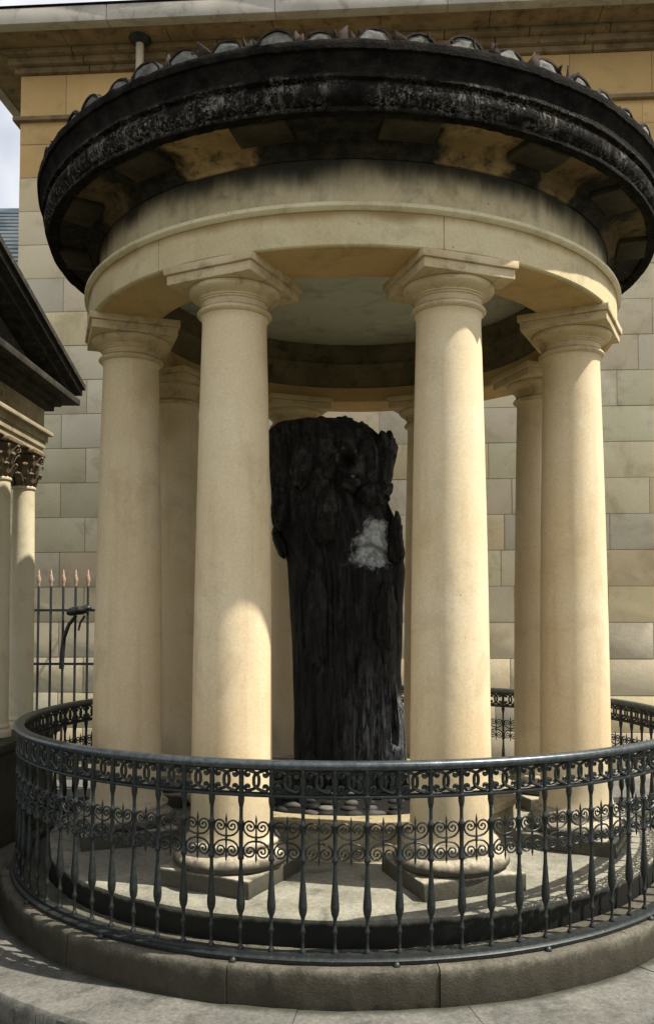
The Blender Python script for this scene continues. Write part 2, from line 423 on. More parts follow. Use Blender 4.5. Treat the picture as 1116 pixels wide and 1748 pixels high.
# architrave with joints
b = bmesh.new()
js = [-36, 15, 60, 105, 150, 195, 240, 285, 324]
for a0, a1 in zip(js[:-1], js[1:]):
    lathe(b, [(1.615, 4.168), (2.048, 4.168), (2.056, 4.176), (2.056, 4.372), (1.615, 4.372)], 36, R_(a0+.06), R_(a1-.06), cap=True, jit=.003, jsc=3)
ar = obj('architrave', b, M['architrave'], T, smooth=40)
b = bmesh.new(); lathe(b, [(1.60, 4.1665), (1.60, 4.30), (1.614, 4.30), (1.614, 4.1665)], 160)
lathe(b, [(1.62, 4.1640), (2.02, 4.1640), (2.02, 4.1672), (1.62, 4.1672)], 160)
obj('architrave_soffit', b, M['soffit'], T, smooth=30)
b = bmesh.new()
lathe(b, [(1.70, 4.373), (2.062, 4.373), (2.082, 4.385), (2.088, 4.392), (2.088, 4.412), (2.076, 4.420), (1.99, 4.424), (1.70, 4.424)], 200, jit=.002)
obj('taenia', b, M['taenia'], T, smooth=30)
b = bmesh.new()
lathe(b, [(1.65, 4.42), (1.985, 4.42), (1.985, 4.735), (1.65, 4.735)], 200, jit=.003)
obj('frieze', b, M['frieze'], T, smooth=30)
b = bmesh.new()
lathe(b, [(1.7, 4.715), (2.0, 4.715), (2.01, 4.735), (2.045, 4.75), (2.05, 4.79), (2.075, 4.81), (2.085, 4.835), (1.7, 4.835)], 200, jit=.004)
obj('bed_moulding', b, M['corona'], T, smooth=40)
b = bmesh.new()
pr = [(1.7, 4.834), (2.27, 4.834), (2.275, 4.80), (2.285, 4.765), (2.335, 4.752), (2.345, 4.758), (2.346, 4.785), (2.332, 4.79), (2.332, 4.80), (2.352, 4.815), (2.368, 4.84), (2.376, 4.875), (2.376, 4.90), (2.370, 4.925), (2.358, 4.945),
      (2.358, 4.955), (2.388, 4.96), (2.388, 4.972), (2.378, 4.99), (2.378, 5.02), (2.386, 5.05), (2.402, 5.075), (2.404, 5.092), (2.422, 5.096), (2.424, 5.118), (2.424, 5.142), (2.418, 5.150), (2.39, 5.154), (1.7, 5.152)]
pr = [(q, (4.79+(z-4.752)*.813) if 4.74 < z < 4.956 and q > 2.28 else z) for q, z in pr]
rows = lathe(b, pr, 520, jit=.004, jsc=5)
for ro in rows:
    for v in ro:
        if v.co.xy.length > 2.2:
            p = v.co*30; n_ = noise.noise(p)*.6+noise.noise(v.co*80)*.4; e_ = noise.noise(v.co*4)
            v.co += v.co.normalized()*(n_*.006*(1+max(0, e_)*3)); v.co.z += noise.noise(p+Vector((4, 4, 4)))*.003
obj('cornice', b, M['crust'], T, smooth=50)
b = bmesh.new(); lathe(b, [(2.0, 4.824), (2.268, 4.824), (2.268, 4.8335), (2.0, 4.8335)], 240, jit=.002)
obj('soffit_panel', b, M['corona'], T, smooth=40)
# mutules hanging from the soffit
b = bmesh.new(); 
NM = 16
box(b, -.165, .165, -2.272, -2.06, 4.788, 4.8255, bev=.008, cuts=3, jit=.008)
mt = obj('mutule', b, M['mutule'], T, smooth=40)
for i in range(NM):
    a = 2*math.pi*(i+.5)/NM+PHI
    if i == 0: mt.rotation_euler.z = a
    else: dup(mt, T, a)
# ceiling and inner ring
b = bmesh.new(); lathe(b, [(.0005, 4.735), (1.66, 4.735), (1.66, 4.80), (.0005, 4.80)], 96)
obj('ceiling', b, M['ceiling'], T, smooth=30)
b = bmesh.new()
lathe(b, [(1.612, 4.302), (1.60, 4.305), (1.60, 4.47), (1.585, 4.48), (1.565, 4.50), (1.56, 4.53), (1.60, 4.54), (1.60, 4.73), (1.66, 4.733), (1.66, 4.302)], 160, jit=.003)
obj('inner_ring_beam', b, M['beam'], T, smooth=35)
# roof: shallow cone, cover tiles with mortared ends, horned channel tiles between
b = bmesh.new(); lathe(b, [(.001, 5.62), (2.33, 5.135)], 120, closed=False)
lathe(b, [(.001, 5.10), (2.33, 5.10)], 120, closed=False)
obj('roof', b, M['tile'], T, smooth=30)
NT = 56
bt = bmesh.new()
for i in range(NT):
    a = 2*math.pi*(i+.37)/NT; rt = Matrix.Rotation(a+random.uniform(-.008, .008), 4, 'Z')
    sl_ = .21; rad = .112*random.uniform(.82, 1.08); r0 = 2.385+random.uniform(-.02, .015); tl = random.uniform(-.05, .05)
    rows = []
    for (y, k) in ((0, 1), (.34, .97), (.345, .90), (1.1, .66), (2.1, .14)):
        for th_ in ((0,) if True else ()):
            o_, i_ = [], []
            for j in range(11):
                t = math.pi*j/10
                o_.append(rt @ Vector((math.cos(t)*rad*k+tl*0, -(r0-y), 5.148+sl_*y+math.sin(t)*rad*k*.86)))
                i_.append(rt @ Vector((math.cos(t)*(rad*k-.014), -(r0-y), 5.148+sl_*y+math.sin(t)*(rad*k-.014)*.86)))
            rows.append(([bt.verts.new(q) for q in o_], [bt.verts.new(q) for q in i_]))
    for (A, Ai), (B, Bi) in zip(rows[:-1], rows[1:]):
        for j in range(10): bt.faces.new((A[j], A[j+1], B[j+1], B[j]))
    A, Ai = rows[0]; B, Bi = rows[1]
    for j in range(10):
        bt.faces.new((A[j], Ai[j], Ai[j+1], A[j+1])); bt.faces.new((Ai[j], Bi[j], Bi[j+1], Ai[j+1]))
    # mortar plug
    bm_ = bmesh.new(); rec = random.uniform(.004, .014); cv = bm_.verts.new(rt @ Vector((0, -(r0-rec+.016), 5.148+rad*.42)))
    ring = []
    for j in range(15):
        t = math.pi*j/14; q = Vector((math.cos(t)*(rad-.012), -(r0-rec), 5.146+math.sin(t)*(rad-.012)*.86))
        q.y += noise.noise(q*20+Vector((i, 0, 0)))*.012
        ring.append(bm_.verts.new(rt @ q))
    for j in range(14): bm_.faces.new((ring[j], ring[j+1], cv))
    bm_.faces.new((ring[-1], ring[0], cv))
    obj('mortar_plug', bm_, M['lime'], T, smooth=50)
    # channel tile: upturned, broken horns
    a2 = 2*math.pi*(i+.87)/NT; rt2 = Matrix.Rotation(a2+random.uniform(-.012, .012), 4, 'Z')
    rc = .062
    hgt = [random.choice([0, .1, .3]) for _ in range(2)]
    r1 = 2.37+random.uniform(-.04, .02); rws = []
    for y, k in ((0, 1), (.10, 1), (.35, .9), (1.2, .6)):
        ro = []
        for j in range(9):
            t = math.pi+math.pi*j/8
            zz = math.sin(t)*rc*k*.6+.055
            if y == 0 and j in (0, 8): zz += .075*hgt[0 if j == 0 else 1]
            if y == 0 and j in (1, 7): zz += .03*hgt[0 if j == 1 else 1]
            ro.append(bt.verts.new(rt2 @ Vector((math.cos(t)*rc*k, -(r1-y)-(.02 if y == 0 and j in (0, 8) else 0), 5.15+sl_*y+zz))))
        rws.append(ro)
    for A, B in zip(rws[:-1], rws[1:]):
        for j in range(8): bt.faces.new((A[j], A[j+1], B[j+1], B[j]))
for i in range(NT):
    am = (2*math.pi*(i+.87)/NT+math.pi) % (2*math.pi)-math.pi
    for q in range(2 if abs(am) < .75 else 1):
        if random.random() > (.9 if abs(am) < .75 else .3): continue
        h_ = random.uniform(.06, .12) if abs(am) < .75 else random.uniform(.03, .06); wd_ = random.uniform(.03, .06)
        rr_ = Matrix.Rotation(am+random.uniform(-.022, .022), 4, 'Z') @ Matrix.Translation((0, -2.375+random.uniform(0, .03), 5.14)) @ Matrix.Rotation(random.uniform(-.45, .45), 4, 'Y') @ Matrix.Rotation(random.uniform(-.1, .35), 4, 'X') @ Matrix.Rotation(random.uniform(-.6, .6), 4, 'Z')
        P_ = [(-wd_, 0), (wd_, 0), (wd_*.8, h_*.45), (wd_*random.uniform(-.1, .9), h_), (-wd_*random.uniform(.1, .6), h_*.6), (-wd_*.9, h_*.35)]
        A_ = [bt.verts.new(rr_ @ Vector((x, .0, z))) for x, z in P_]; bt.faces.new(A_)
o = obj('roof_tiles', bt, M['tile'], T, smooth=50)
md = o.modifiers.new('thick', 'SOLIDIFY'); md.thickness = .012

# ------------------------------------------------------------------ petrified trunk
def px2w(px, py, yw=0.0):
    X = (px-CX)/F; U = -(py-CY)/F
    bb = math.cos(TH)-U*math.sin(TH); cc = math.sin(TH)+U*math.cos(TH); t = (yw+D)/bb
    return t*X, ZC+t*cc
SIL = [(1400, 503, 694), (1385, 505, 692), (1300, 503, 686), (1200, 502, 684), (1150, 500, 683), (1100, 499, 684), (1050, 496, 685), (1020, 495, 684), (960, 490, 682),
       (930, 481, 680), (905, 469, 678), (880, 463, 672), (860, 462, 664), (845, 461, 661), (810, 461, 664), (780, 460, 662), (760, 460, 655), (745, 460, 645), (735, 462, 634), (728, 470, 622), (722, 490, 608)]
SW = []
for y, l, r in SIL:
    x0, z = px2w(l, y); x1, _ = px2w(r, y); SW.append((z, x0, x1))
def sil(z):
    if z <= SW[0][0]: return SW[0][1:]
    for (z0, a0, b0), (z1, a1, b1) in zip(SW[:-1], SW[1:]):
        if z <= z1:
            t = (z-z0)/(z1-z0); return a0+(a1-a0)*t, b0+(b1-b0)*t
    return SW[-1][1:]
b = bmesh.new(); sl_lay = b.verts.layers.float.new('scar')
z0, z1 = .66, SW[-1][0]; NZ, NA = 260, 260
kx, kz = px2w(594, 785, -.4); sx_, sz_ = px2w(642, 925, -.35)
sp = [px2w(x, y, -.33) for x, y in ((584, 962), (604, 918), (632, 884), (656, 886), (664, 925), (674, 957), (640, 970))]
def inpoly(x, z):
    # signed-ish distance to polygon
    ins = False; dmin = 9
    n = len(sp)
    for i in range(n):
        (xa, za), (xb, zb) = sp[i], sp[(i+1) % n]
        if (za > z) != (zb > z) and x < (xb-xa)*(z-za)/(zb-za)+xa: ins = not ins
        vx, vz = xb-xa, zb-za; t = max(0, min(1, ((x-xa)*vx+(z-za)*vz)/(vx*vx+vz*vz)))
        dmin = min(dmin, math.hypot(x-xa-t*vx, z-za-t*vz))
    return dmin if ins else -dmin
prev = None; rings = []
for i in range(NZ+1):
    t = i/NZ; z = z0+(z1-z0)*t; xl, xr = sil(z); cx = (xl+xr)/2; hw = (xr-xl)/2
    hd = min(.46, .40+.05*math.sin(z*2)) * (1 if t < .96 else math.sqrt(max(.0, 1-((t-.96)/.04)**2*.75)))
    ring = []
    for j in range(NA):
        a = 2*math.pi*j/NA; ca, sa = math.cos(a), math.sin(a)
        q = Vector((ca*2.2, sa*2.2, z*.45))
        ridge = noise.noise(Vector((ca*6, sa*6, z*.5)))*.05-abs(noise.noise(Vector((ca*11, sa*11, z*.9+4))))*.085+noise.noise(Vector((ca*22, sa*22, z*2.5)))*.022+noise.noise(Vector((ca*5, sa*5, z*4)))*.03+.02
        low = noise.noise(q)*.05
        if z > 2.5: ridge += noise.noise(Vector((ca*4, sa*4, z*3.5+7)))*.10*min(1, (z-2.5)*2)
        k = 1+(ridge+low)*(.55+.45*abs(sa))
        x = cx+hw*ca*k; y = .02+hd*sa*k
        s = 0
        if sa < -.1:
            d = math.hypot(x-kx, (z-kz)*.9)
            if d < .16:
                y += .13*math.exp(-(d/.042)**4)*1.0 - .05*math.exp(-((d-.085)/.03)**2)
            dp = inpoly(x, z)
            s = max(0, min(1, .46+dp/.13))*(.58+.5*min(1, max(0, (x-sp[0][0])/.22)))
            if d < .2: s = max(s, .50*math.exp(-((d-.082)/.024)**2)*max(0, min(1, .55+.6*(z-kz)/.08)), .62*math.exp(-((x-kx-.035)/.03)**2-((z-kz+.14)/.055)**2))
            if dp > -.02: y += .05*min(1, max(0, (dp+.02)/.04))
            # dark split through the pale scar
            zr = px2w(640, 938, -.33)[1]+.04*math.sin(x*14)
            if dp > 0 and abs(z-zr) < .022: y += .05*(1-abs(z-zr)/.022)
        v = b.verts.new((x, y, z)); v[sl_lay] = s; ring.append(v)
    rings.append(ring)
for A, B in zip(rings[:-1], rings[1:]):
    for j in range(NA): b.faces.new((A[j], A[(j+1) % NA], B[(j+1) % NA], B[j]))
# broken top: uneven cap
cen = sum((v.co for v in rings[-1]), Vector())/NA; prev = rings[-1]
for k in (.7, .35):
    ring = []
    for v in rings[-1]:
        p = cen+(v.co-cen)*k; p.z += .02*(1-k)+noise.noise(p*6)*.05
        ring.append(b.verts.new(p))
    for j in range(NA): b.faces.new((prev[j], prev[(j+1) % NA], ring[(j+1) % NA], ring[j]))
    prev = ring
cv = b.verts.new(cen+Vector((0, 0, .03)))
for j in range(NA): b.faces.new((prev[j], prev[(j+1) % NA], cv))
def lump(pts, depth, y0, rough=.02):
    """closed slab of wood: outline in world x,z given clockwise, rounded and roughened, real thickness"""
    n = len(pts); cxm = sum(p[0] for p in pts)/n; czm = sum(p[1] for p in pts)/n
    # resample
    P = []
    for i in range(n):
        (xa, za), (xb, zb) = pts[i], pts[(i+1) % n]; m = max(1, int(math.hypot(xb-xa, zb-za)/.02))
        for k in range(m): P.append((xa+(xb-xa)*k/m, za+(zb-za)*k/m))
    prev = None; layers = []
    for s in range(9):
        u = -1+2*s/8; sh = (1-abs(u)**2.6)**.5 if abs(u) < 1 else .25
        sh = max(sh, .3)
        ly = []
        for (x, z) in P:
            q = Vector((x*9, u*1.5, z*5)); e = noise.noise(q)*rough*1.5
            X = cxm+(x-cxm)*(sh+e); Z = czm+(z-czm)*(.55+.45*sh+e); Y = y0+u*depth+noise.noise(q+Vector((3, 3, 3)))*rough
            ly.append(b.verts.new((X, Y, Z)))
        layers.append(ly)
    m = len(P)
    for A, B in zip(layers[:-1], layers[1:]):
        for j in range(m): b.faces.new((A[j], A[(j+1) % m], B[(j+1) % m], B[j]))
    for ly in (layers[0], layers[-1]):
        c = b.verts.new(sum((v.co for v in ly), Vector())/m)
        for j in range(m): b.faces.new((ly[j], ly[(j+1) % m], c))
W = lambda L, y=-.05: [px2w(x, y_, y) for x, y_ in L]
lump(W([(640, 750), (650, 735), (657, 738), (666, 752), (673, 766), (671, 812), (664, 838), (656, 858), (630, 850), (622, 800), (630, 765)]), .16, -.05)
lump(W([(655, 850), (668, 876), (672, 890), (675, 870), (680, 872), (685, 885), (686, 930), (692, 975), (688, 1030), (684, 1080), (665, 1090), (655, 980), (650, 900)]), .13, -.02)
lump(W([(480, 728), (520, 720), (548, 724), (585, 716), (603, 728), (628, 736), (640, 752), (632, 800), (560, 820), (480, 800)]), .30, 0, .03)
lump(W([(672, 1150), (690, 1210), (694, 1300), (698, 1400), (650, 1400), (655, 1250)]), .15, -.08)
def knob(px, py, y, rx, ry, rz, rot=0, am=.35):
    x, z = px2w(px, py, y); g0 = bmesh.new(); bmesh.ops.create_icosphere(g0, subdivisions=4, radius=1)
    for v in g0.verts:
        n_ = noise.noise(v.co*1.3+Vector((px, py, 0)))*am+noise.noise(v.co*3.5+Vector((py, 0, 0)))*am*.6+noise.noise(v.co*9)*.08
        v.co *= 1+n_
    g0.transform(Matrix.Translation((x, y, z)) @ Matrix.Rotation(R_(rot), 4, 'Y') @ Matrix.Diagonal((rx, ry, rz, 1)))
    me = bpy.data.meshes.new('t'); g0.to_mesh(me); g0.free(); b.from_mesh(me); bpy.data.meshes.remove(me)
knob(585, 728, -.02, .10, .22, .055); knob(545, 730, .05, .14, .25, .055); knob(482, 745, 0, .10, .28, .07); knob(618, 742, -.05, .09, .2, .075, 25)
knob(660, 780, -.05, .075, .15, .19, 8); knob(648, 838, -.1, .10, .16, .10); knob(575, 765, -.36, .09, .06, .05, -20); knob(617, 768, -.34, .045, .07, .09, 25)
knob(560, 800, -.36, .06, .07, .08); knob(598, 826, -.37, .07, .06, .06); knob(520, 790, -.33, .10, .09, .20, 10); knob(480, 870, -.15, .07, .2, .18); knob(477, 925, -.08, .045, .12, .12, -15)
knob(632, 846, -.28, .09, .10, .10); knob(560, 880, -.36, .10, .07, .22, 8); knob(655, 1060, -.24, .09, .11, .28); knob(676, 930, -.12, .06, .12, .18); knob(540, 1060, -.37, .08, .05, .35)
knob(620, 1180, -.34, .08, .07, .35); knob(665, 1330, -.22, .13, .14, .30); knob(530, 1340, -.30, .12, .12, .22); knob(600, 1360, -.36, .12, .10, .16)
tr = obj('tree_trunk', b, M['trunk'], smooth=70)
tr['label'] = 'blackened dead oak trunk with a knot hole standing inside the round temple'; tr['category'] = 'tree trunk'

# ------------------------------------------------------------------ iron railing
RR = 2.49; NB = 95
RL = thing('iron_railing', 'circular dark iron railing with scroll panels and vase balusters around the temple', 'railing')
b = bmesh.new()
lathe(b, [(RR-.028, 1.245), (RR+.028, 1.245), (RR+.034, 1.256), (RR+.036, 1.272), (RR+.026, 1.283), (RR, 1.289), (RR-.026, 1.283), (RR-.036, 1.272), (RR-.034, 1.256)], 300)
obj('handrail', b, M['rail'], RL, smooth=50)
b = bmesh.new()
lathe(b, [(RR-.015, 1.097), (RR+.015, 1.097), (RR+.017, 1.104), (RR+.015, 1.110), (RR-.015, 1.110)], 300)
obj('middle_rail', b, M['iron'], RL, smooth=40)
b = bmesh.new()
lathe(b, [(RR-.035, .272), (RR+.042, .272), (RR+.044, .290), (RR+.034, .298), (RR+.024, .300), (RR+.020, .316), (RR-.02, .318), (RR-.03, .300)], 300)
obj('bottom_rail', b, M['iron'], RL, smooth=40)
def spiral(c, r0, turns, a0, dirn, n=16, rend=.25):
    return [(c[0]+math.cos(a0+dirn*2*math.pi*turns*i/n)*r0*(1-(1-rend)*i/n), c[1]+math.sin(a0+dirn*2*math.pi*turns*i/n)*r0*(1-(1-rend)*i/n)) for i in range(n+1)]
def P3(L, y=-RR): return [Vector((s, y, z)) for s, z in L]
def baluster(bb):
    pr = [(.016, .318), (.017, .326), (.011, .334), (.008, .345), (.0075, .405), (.012, .414), (.0145, .424), (.012, .434), (.008, .442), (.0085, .475), (.011, .492), (.019, .512),
          (.0225, .535), (.0225, .556), (.019, .60), (.0145, .66), (.0095, .735), (.0095, .768), (.016, .773), (.017, .783), (.015, .792), (.0115, .80), (.0115, .945), (.016, .952), (.017, .962), (.011, .970), (.0095, .99), (.0095, 1.035),
          (.013, 1.055), (.0165, 1.070), (.0165, 1.097), (.0165, 1.11), (.0135, 1.112), (.0135, 1.247)]
    lathe(bb, pr, 12, closed=False, cap=True, c=(0, -RR, 0))
bb = bmesh.new(); baluster(bb); bal = obj('baluster', bb, M['iron'], RL, smooth=50)
# upper frieze: two crossing C scrolls
bb = bmesh.new()
for sg in (-1, 1):
    # belly bulges past the centre, ends curl back towards the balusters
    top = spiral((sg*.047, 1.212), .019, 1.15, R_(90), sg*1 if False else -sg*-1, 14, .2)
    path = []
    for i in range(19):
        u = -1+2*i/18
        s = -sg*.013+sg*.058*abs(u)**3.6; z = 1.178+u*.053
        path.append((s, z))
    # curls
    def curl(sz):
        c = (sg*.047, 1.178+sz*.034); L = []
        for i in range(12):
            t = i/11; an = R_(90)*sz - sg*sz*2*math.pi*.85*t; r = .0195*(1-.72*t)
            L.append((c[0]+math.cos(an)*r, c[1]+math.sin(an)*r))
        return L
    full = list(reversed(curl(-1)))+path[1:-1]+curl(1)
    rad = [.0095-.003*abs(-1+2*i/(len(full)-1))**3 for i in range(len(full))]
    sweep(bb, P3(full, -RR-.003*sg), rad, 5, flat=(1, .9))
    for sz in (-1, 1): sweep(bb, P3([(sg*.047, 1.178+sz*.034-.004), (sg*.047, 1.178+sz*.034+.004)], -RR), .0085, 6)
sweep(bb, P3([(-.082, 1.238), (.082, 1.238)]), .008, 5, flat=(1, .8))
sweep(bb, P3([(-.082, 1.116), (.082, 1.116)]), .006, 5, flat=(1, .8))
fr = obj('frieze_scroll', bb, M['iron'], RL, smooth=60)
# middle: two pairs of inward curling scrolls round a spear
bb = bmesh.new()
for sz in (1, -1):
    for sg in (-1, 1):
        L = []
        zc_ = .8765
        # from the meeting point by the centre out to the baluster, round and down into the curl
        c = (sg*.034, zc_+sz*.062)
        A = [(0.0, zc_+sz*.010), (sg*.020, zc_+sz*.011), (sg*.043, zc_+sz*.018), (sg*.061, zc_+sz*.034), (sg*.068, zc_+sz*.052), (sg*.067, zc_+sz*.068), (sg*.058, zc_+sz*.083)]
        for i in range(18):
            t = i/17; an = R_(55)*1 if False else 0
            th_ = R_(45)+2*math.pi*1.35*t     # measured from outward-up, turning over the top
            r = .032*(1-.80*t)
            L.append((c[0]+sg*math.cos(th_)*r, c[1]+sz*math.sin(th_)*r*1.0))
        full = A+L
        rad = [.0055]*len(A)+[.0055-.001*i/17 for i in range(18)]
        sweep(bb, P3(full), rad, 5)
        sweep(bb, P3([(full[-1][0], full[-1][1]-.004), (full[-1][0], full[-1][1]+.004)]), .0075, 6)
sc_p = obj('scroll_panel', bb, M['iron'], RL, smooth=60)
bb = bmesh.new()
lathe(bb, [(.0008, .752), (.006, .776), (.0045, .80), (.0055, .868), (.008, .8765), (.0055, .885), (.0045, .955), (.0065, .972), (.0008, 1.004)], 8, closed=False, cap=True, c=(0, -RR, 0))
spk = obj('spear', bb, M['iron'], RL, smooth=60)
A0 = R_(-2.09); st = 2*math.pi/NB
for i in range(NB):
    a = A0+st*i
    for p, off in ((bal, 0), (fr, .5), (sc_p, .5), (spk, .5)):
        if i == 0: p.rotation_euler.z = a+st*off
        else: dup(p, RL, a+st*off)
# feet bolted to the kerb
bb = bmesh.new(); lathe(bb, [(.018, .268), (.019, .276), (.013, .284), (.008, .289), (.003, .291)], 12, closed=False, cap=True, c=(0, -RR-.05, 0))
ft = obj('fixing_foot', bb, M['iron'], RL, smooth=50)
for i in range(19):
    a = R_(5)+2*math.pi*i/19
    if i == 0: ft.rotation_euler.z = a
    else: dup(ft, RL, a)

# ------------------------------------------------------------------ building behind
BW = R_(-3.72); BO = (-4.40, 4.25, 0)
B = thing('stone_building', 'tall ashlar stone building with a deep moulded cornice rising behind the round temple', 'building', BO, BW)
b = bmesh.new(); lay = b.loops.layers.color.new('tint')
rowz = [-.10] + [round(.15+.45*k-.0015, 3) for k in range(0, 19)]
rowz = [z for z in rowz if z < 8.3]
rowz += [8.58, 9.18]
LW = 12.5
pal = [(1, .98, .95), (.95, .95, .98), (1.02, .97, .86), (.96, .99, .94), (.92, .94, .99), (1.02, .99, .99), (1.02, .96, .90), (.95, .95, .94)]
def block(x0, x1, z0, z1, ti):
    k = len(b.faces); g = .0035
    dy = random.uniform(-.004, .002); g *= random.uniform(.6, 1.5)
    box(b, x0+g, x1-g, dy, .2, z0+g, z1-g, bev=.006)
    b.faces.ensure_lookup_table()
    for f in b.faces[k:]:
        for l in f.loops: l[lay] = ti
for r, (za, zb) in enumerate(zip(rowz[:-1], rowz[1:])):
    x = 0.0; first = True
    while x < LW:
        L_ = random.uniform(.55, 1.45)
        if first: L_ = (.95 if r % 2 else .62); first = False
        x2 = min(LW, x+L_); t = random.choice(pal)
        if zb > 8.0: t = (.95, .84, .68)
        v = random.uniform(.93, 1.05); t = tuple(.45+.55*c for c in t) if zb < 8 else t; block(x, x2, za, zb, (t[0]*v, t[1]*v, t[2]*v, 1)); x = x2
obj('wall', b, M['wall'], B, smooth=30)
b = bmesh.new(); box(b, .004, LW, .006, 9, -.10, 9.55)
obj('wall_core', b, M['joint'], B)
b = bmesh.new(); box(b, -.075, LW, -.07, .1, 8.545, 8.60, bev=.01); box(b, -.075, .0, .1, 9, 8.545, 8.60, bev=.01)
obj('string_course', b, M['cornice_far'], B, smooth=30)
# cornice stepped out from the wall, with dark joints
b = bmesh.new()
for (z_0, z_1, o_) in ((9.182, 9.26, .06), (9.261, 9.35, .13), (9.351, 9.42, .22)):
    x = -o_
    while x < LW:
        x2 = min(LW, x+random.uniform(.9, 1.2)); box(b, x+.004, x2-.004, -o_, .3, z_0, z_1, bev=.012); x = x2
    box(b, -o_, .05, .3, 9, z_0, z_1, bev=.012)
obj('bed_moulding', b, M['cornice_far'], B, smooth=40)
b = bmesh.new()
x = -.62
while x < LW:
    x2 = min(LW, x+1.35); box(b, x+.003, x2-.003, -.62, .3, 9.421, 9.50, bev=.008); x = x2
box(b, -.62, .0, .3, 9, 9.421, 9.50, bev=.008)
obj('cornice', b, M['cornice_far'], B, smooth=40)
b = bmesh.new()
x = -.70
while x < LW:
    x2 = min(LW, x+2.1); box(b, x+.002, x2-.002, -.70, -.55, 9.40, 9.60, bev=.012); x = x2
box(b, -.70, -.56, -.55, 9, 9.40, 9.60, bev=.012)
obj('gutter', b, M['gutter'], B, smooth=40)
b = bmesh.new()
v = [b.verts.new(p) for p in ((-.72, -.72, 9.62), (LW, -.72, 9.62), (LW, 4.5, 11.6), (3.4, 4.5, 11.6), (-.72, 9.6, 9.62))]
b.faces.new((v[0], v[1], v[2], v[3])); b.faces.new((v[0], v[3], v[4]))
obj('roof', b, M['tile'], B)
b = bmesh.new()
PX, PY = 1.70, -.30
sweep(b, [(PX, PY, .0), (PX, PY, 4), (PX, PY, 8), (PX, PY, 9.37)], .05, 18)
for z in (1.5, 3.5, 5.5, 7.5):
    lathe(b, [(.05, z), (.058, z), (.058, z+.04), (.05, z+.04)], 16, c=(PX, PY, 0)); box(b, PX-.012, PX+.012, PY+.045, .01, z+.01, z+.03)
dp_ = obj('downpipe', b, M['pipe'], B, smooth=50)
b = bmesh.new()
lathe(b, [(.051, 9.345), (.085, 9.352), (.12, 9.38), (.14, 9.418), (.051, 9.418)], 20, c=(PX, PY, 0))
obj('hopper', b, M['iron'], dp_, smooth=50)

# ------------------------------------------------------------------ distant slate roofed house
H = thing('far_house', 'distant house with a blue grey slate roof seen past the corner of the tall building', 'house', (-11.5, 13.0, 0))
b = bmesh.new(); box(b, -5, 3.6, .2, 8, -.1, 10.0); obj('wall', b, M['portico'], H)
b = bmesh.new()
for k in range(17):
    y = -.2+k*.245; z = 9.95+k*.205
    box(b, -5.4, 3.9, y, y+.34, z, z+.05, mat=Matrix.Translation((0, 0, 0)))
box(b, -5.4, 3.9, 3.9, 4.2, 13.28, 13.45, bev=.02)
v = [b.verts.new(p) for p in ((-5.4, 4.1, 13.35), (3.9, 4.1, 13.35), (3.9, 8.4, 9.95), (-5.4, 8.4, 9.95))]; b.faces.new(v)
obj('slate_roof', b, M['slate'], H)

# ------------------------------------------------------------------ side portico (its colonnade runs away from the camera)
XP = -3.40; YE = 2.30                       # plane of the colonnade, far end
Pt = thing('side_portico', 'soot blackened classical portico with slender leafy capitals at the left edge', 'portico')
b = bmesh.new(); box(b, XP-2.9, XP+.24, -3.6, YE-.02, -.09, .80, bev=.02, cuts=3, jit=.01); box(b, XP-2.9, XP+.30, -3.66, YE+.03, .801, .88, bev=.02)
obj('pedestal_wall', b, M['portico_base'], Pt, smooth=30)
ys = [1.96, 1.32, -.2, -2.7, -3.3]
def pcol(bb):
    pr = [(.15, .885), (.155, .91), (.15, .94), (.135, .95), (.13, .965), (.14, .98), (.135, 1.0), (.125, 1.01)]
    for i in range(13):
        t = i/12; pr.append((.124-.018*t**1.6, 1.02+(3.33-1.02)*t))
    pr += [(.118, 3.335), (.120, 3.35), (.11, 3.365)]
    lathe(bb, pr, 40, closed=False, cap=True)
def pcap(bb):
    lathe(bb, [(.08, 3.366), (.105, 3.366), (.108, 3.50), (.125, 3.62), (.15, 3.68), (.08, 3.68)], 32)
    for row, (z, n, h, rr, o) in enumerate(((3.37, 8, .13, .108, 0), (3.45, 8, .15, .115, .5), (3.55, 8, .13, .125, 0))):
        for i in range(n):
            a = 2*math.pi*(i+o)/n; cs, sn = math.cos(a), math.sin(a)
            pts = [(rr, 0), (rr+.012, h*.4), (rr+.03, h*.75), (rr+.062, h*.98), (rr+.075, h*.86), (rr+.066, h*.72)]
            wd = [.030, .040, .036, .028, .016, .006]; L1 = []
            for (r, zz), w_ in zip(pts, wd):
                L1.append([bb.verts.new((r*cs-s*w_*sn, r*sn+s*w_*cs, z+zz-(abs(s)*.010))) for s in (-1, -.5, 0, .5, 1)])
            for A, Bv in zip(L1[:-1], L1[1:]):
                for j in range(4): bb.faces.new((A[j], A[j+1], Bv[j+1], Bv[j]))
    for i in range(4):     # corner volutes
        a = math.pi/4+i*math.pi/2; cs, sn = math.cos(a), math.sin(a)
        L = [Vector((cs*(.13+.05*(t/8))+0, sn*(.13+.05*(t/8)), 3.58+.085*(t/8))) for t in range(9)]
        for k in range(9):
            an = R_(90)-k*R_(50); r = .026*(1-k/11)
            L.append(Vector((cs*(.185+math.cos(an)*r), sn*(.185+math.cos(an)*r), 3.642+math.sin(an)*r)))
        sweep(bb, L, .012, 5)
    box(bb, -.165, .165, -.165, .165, 3.69, 3.735, bev=.01)
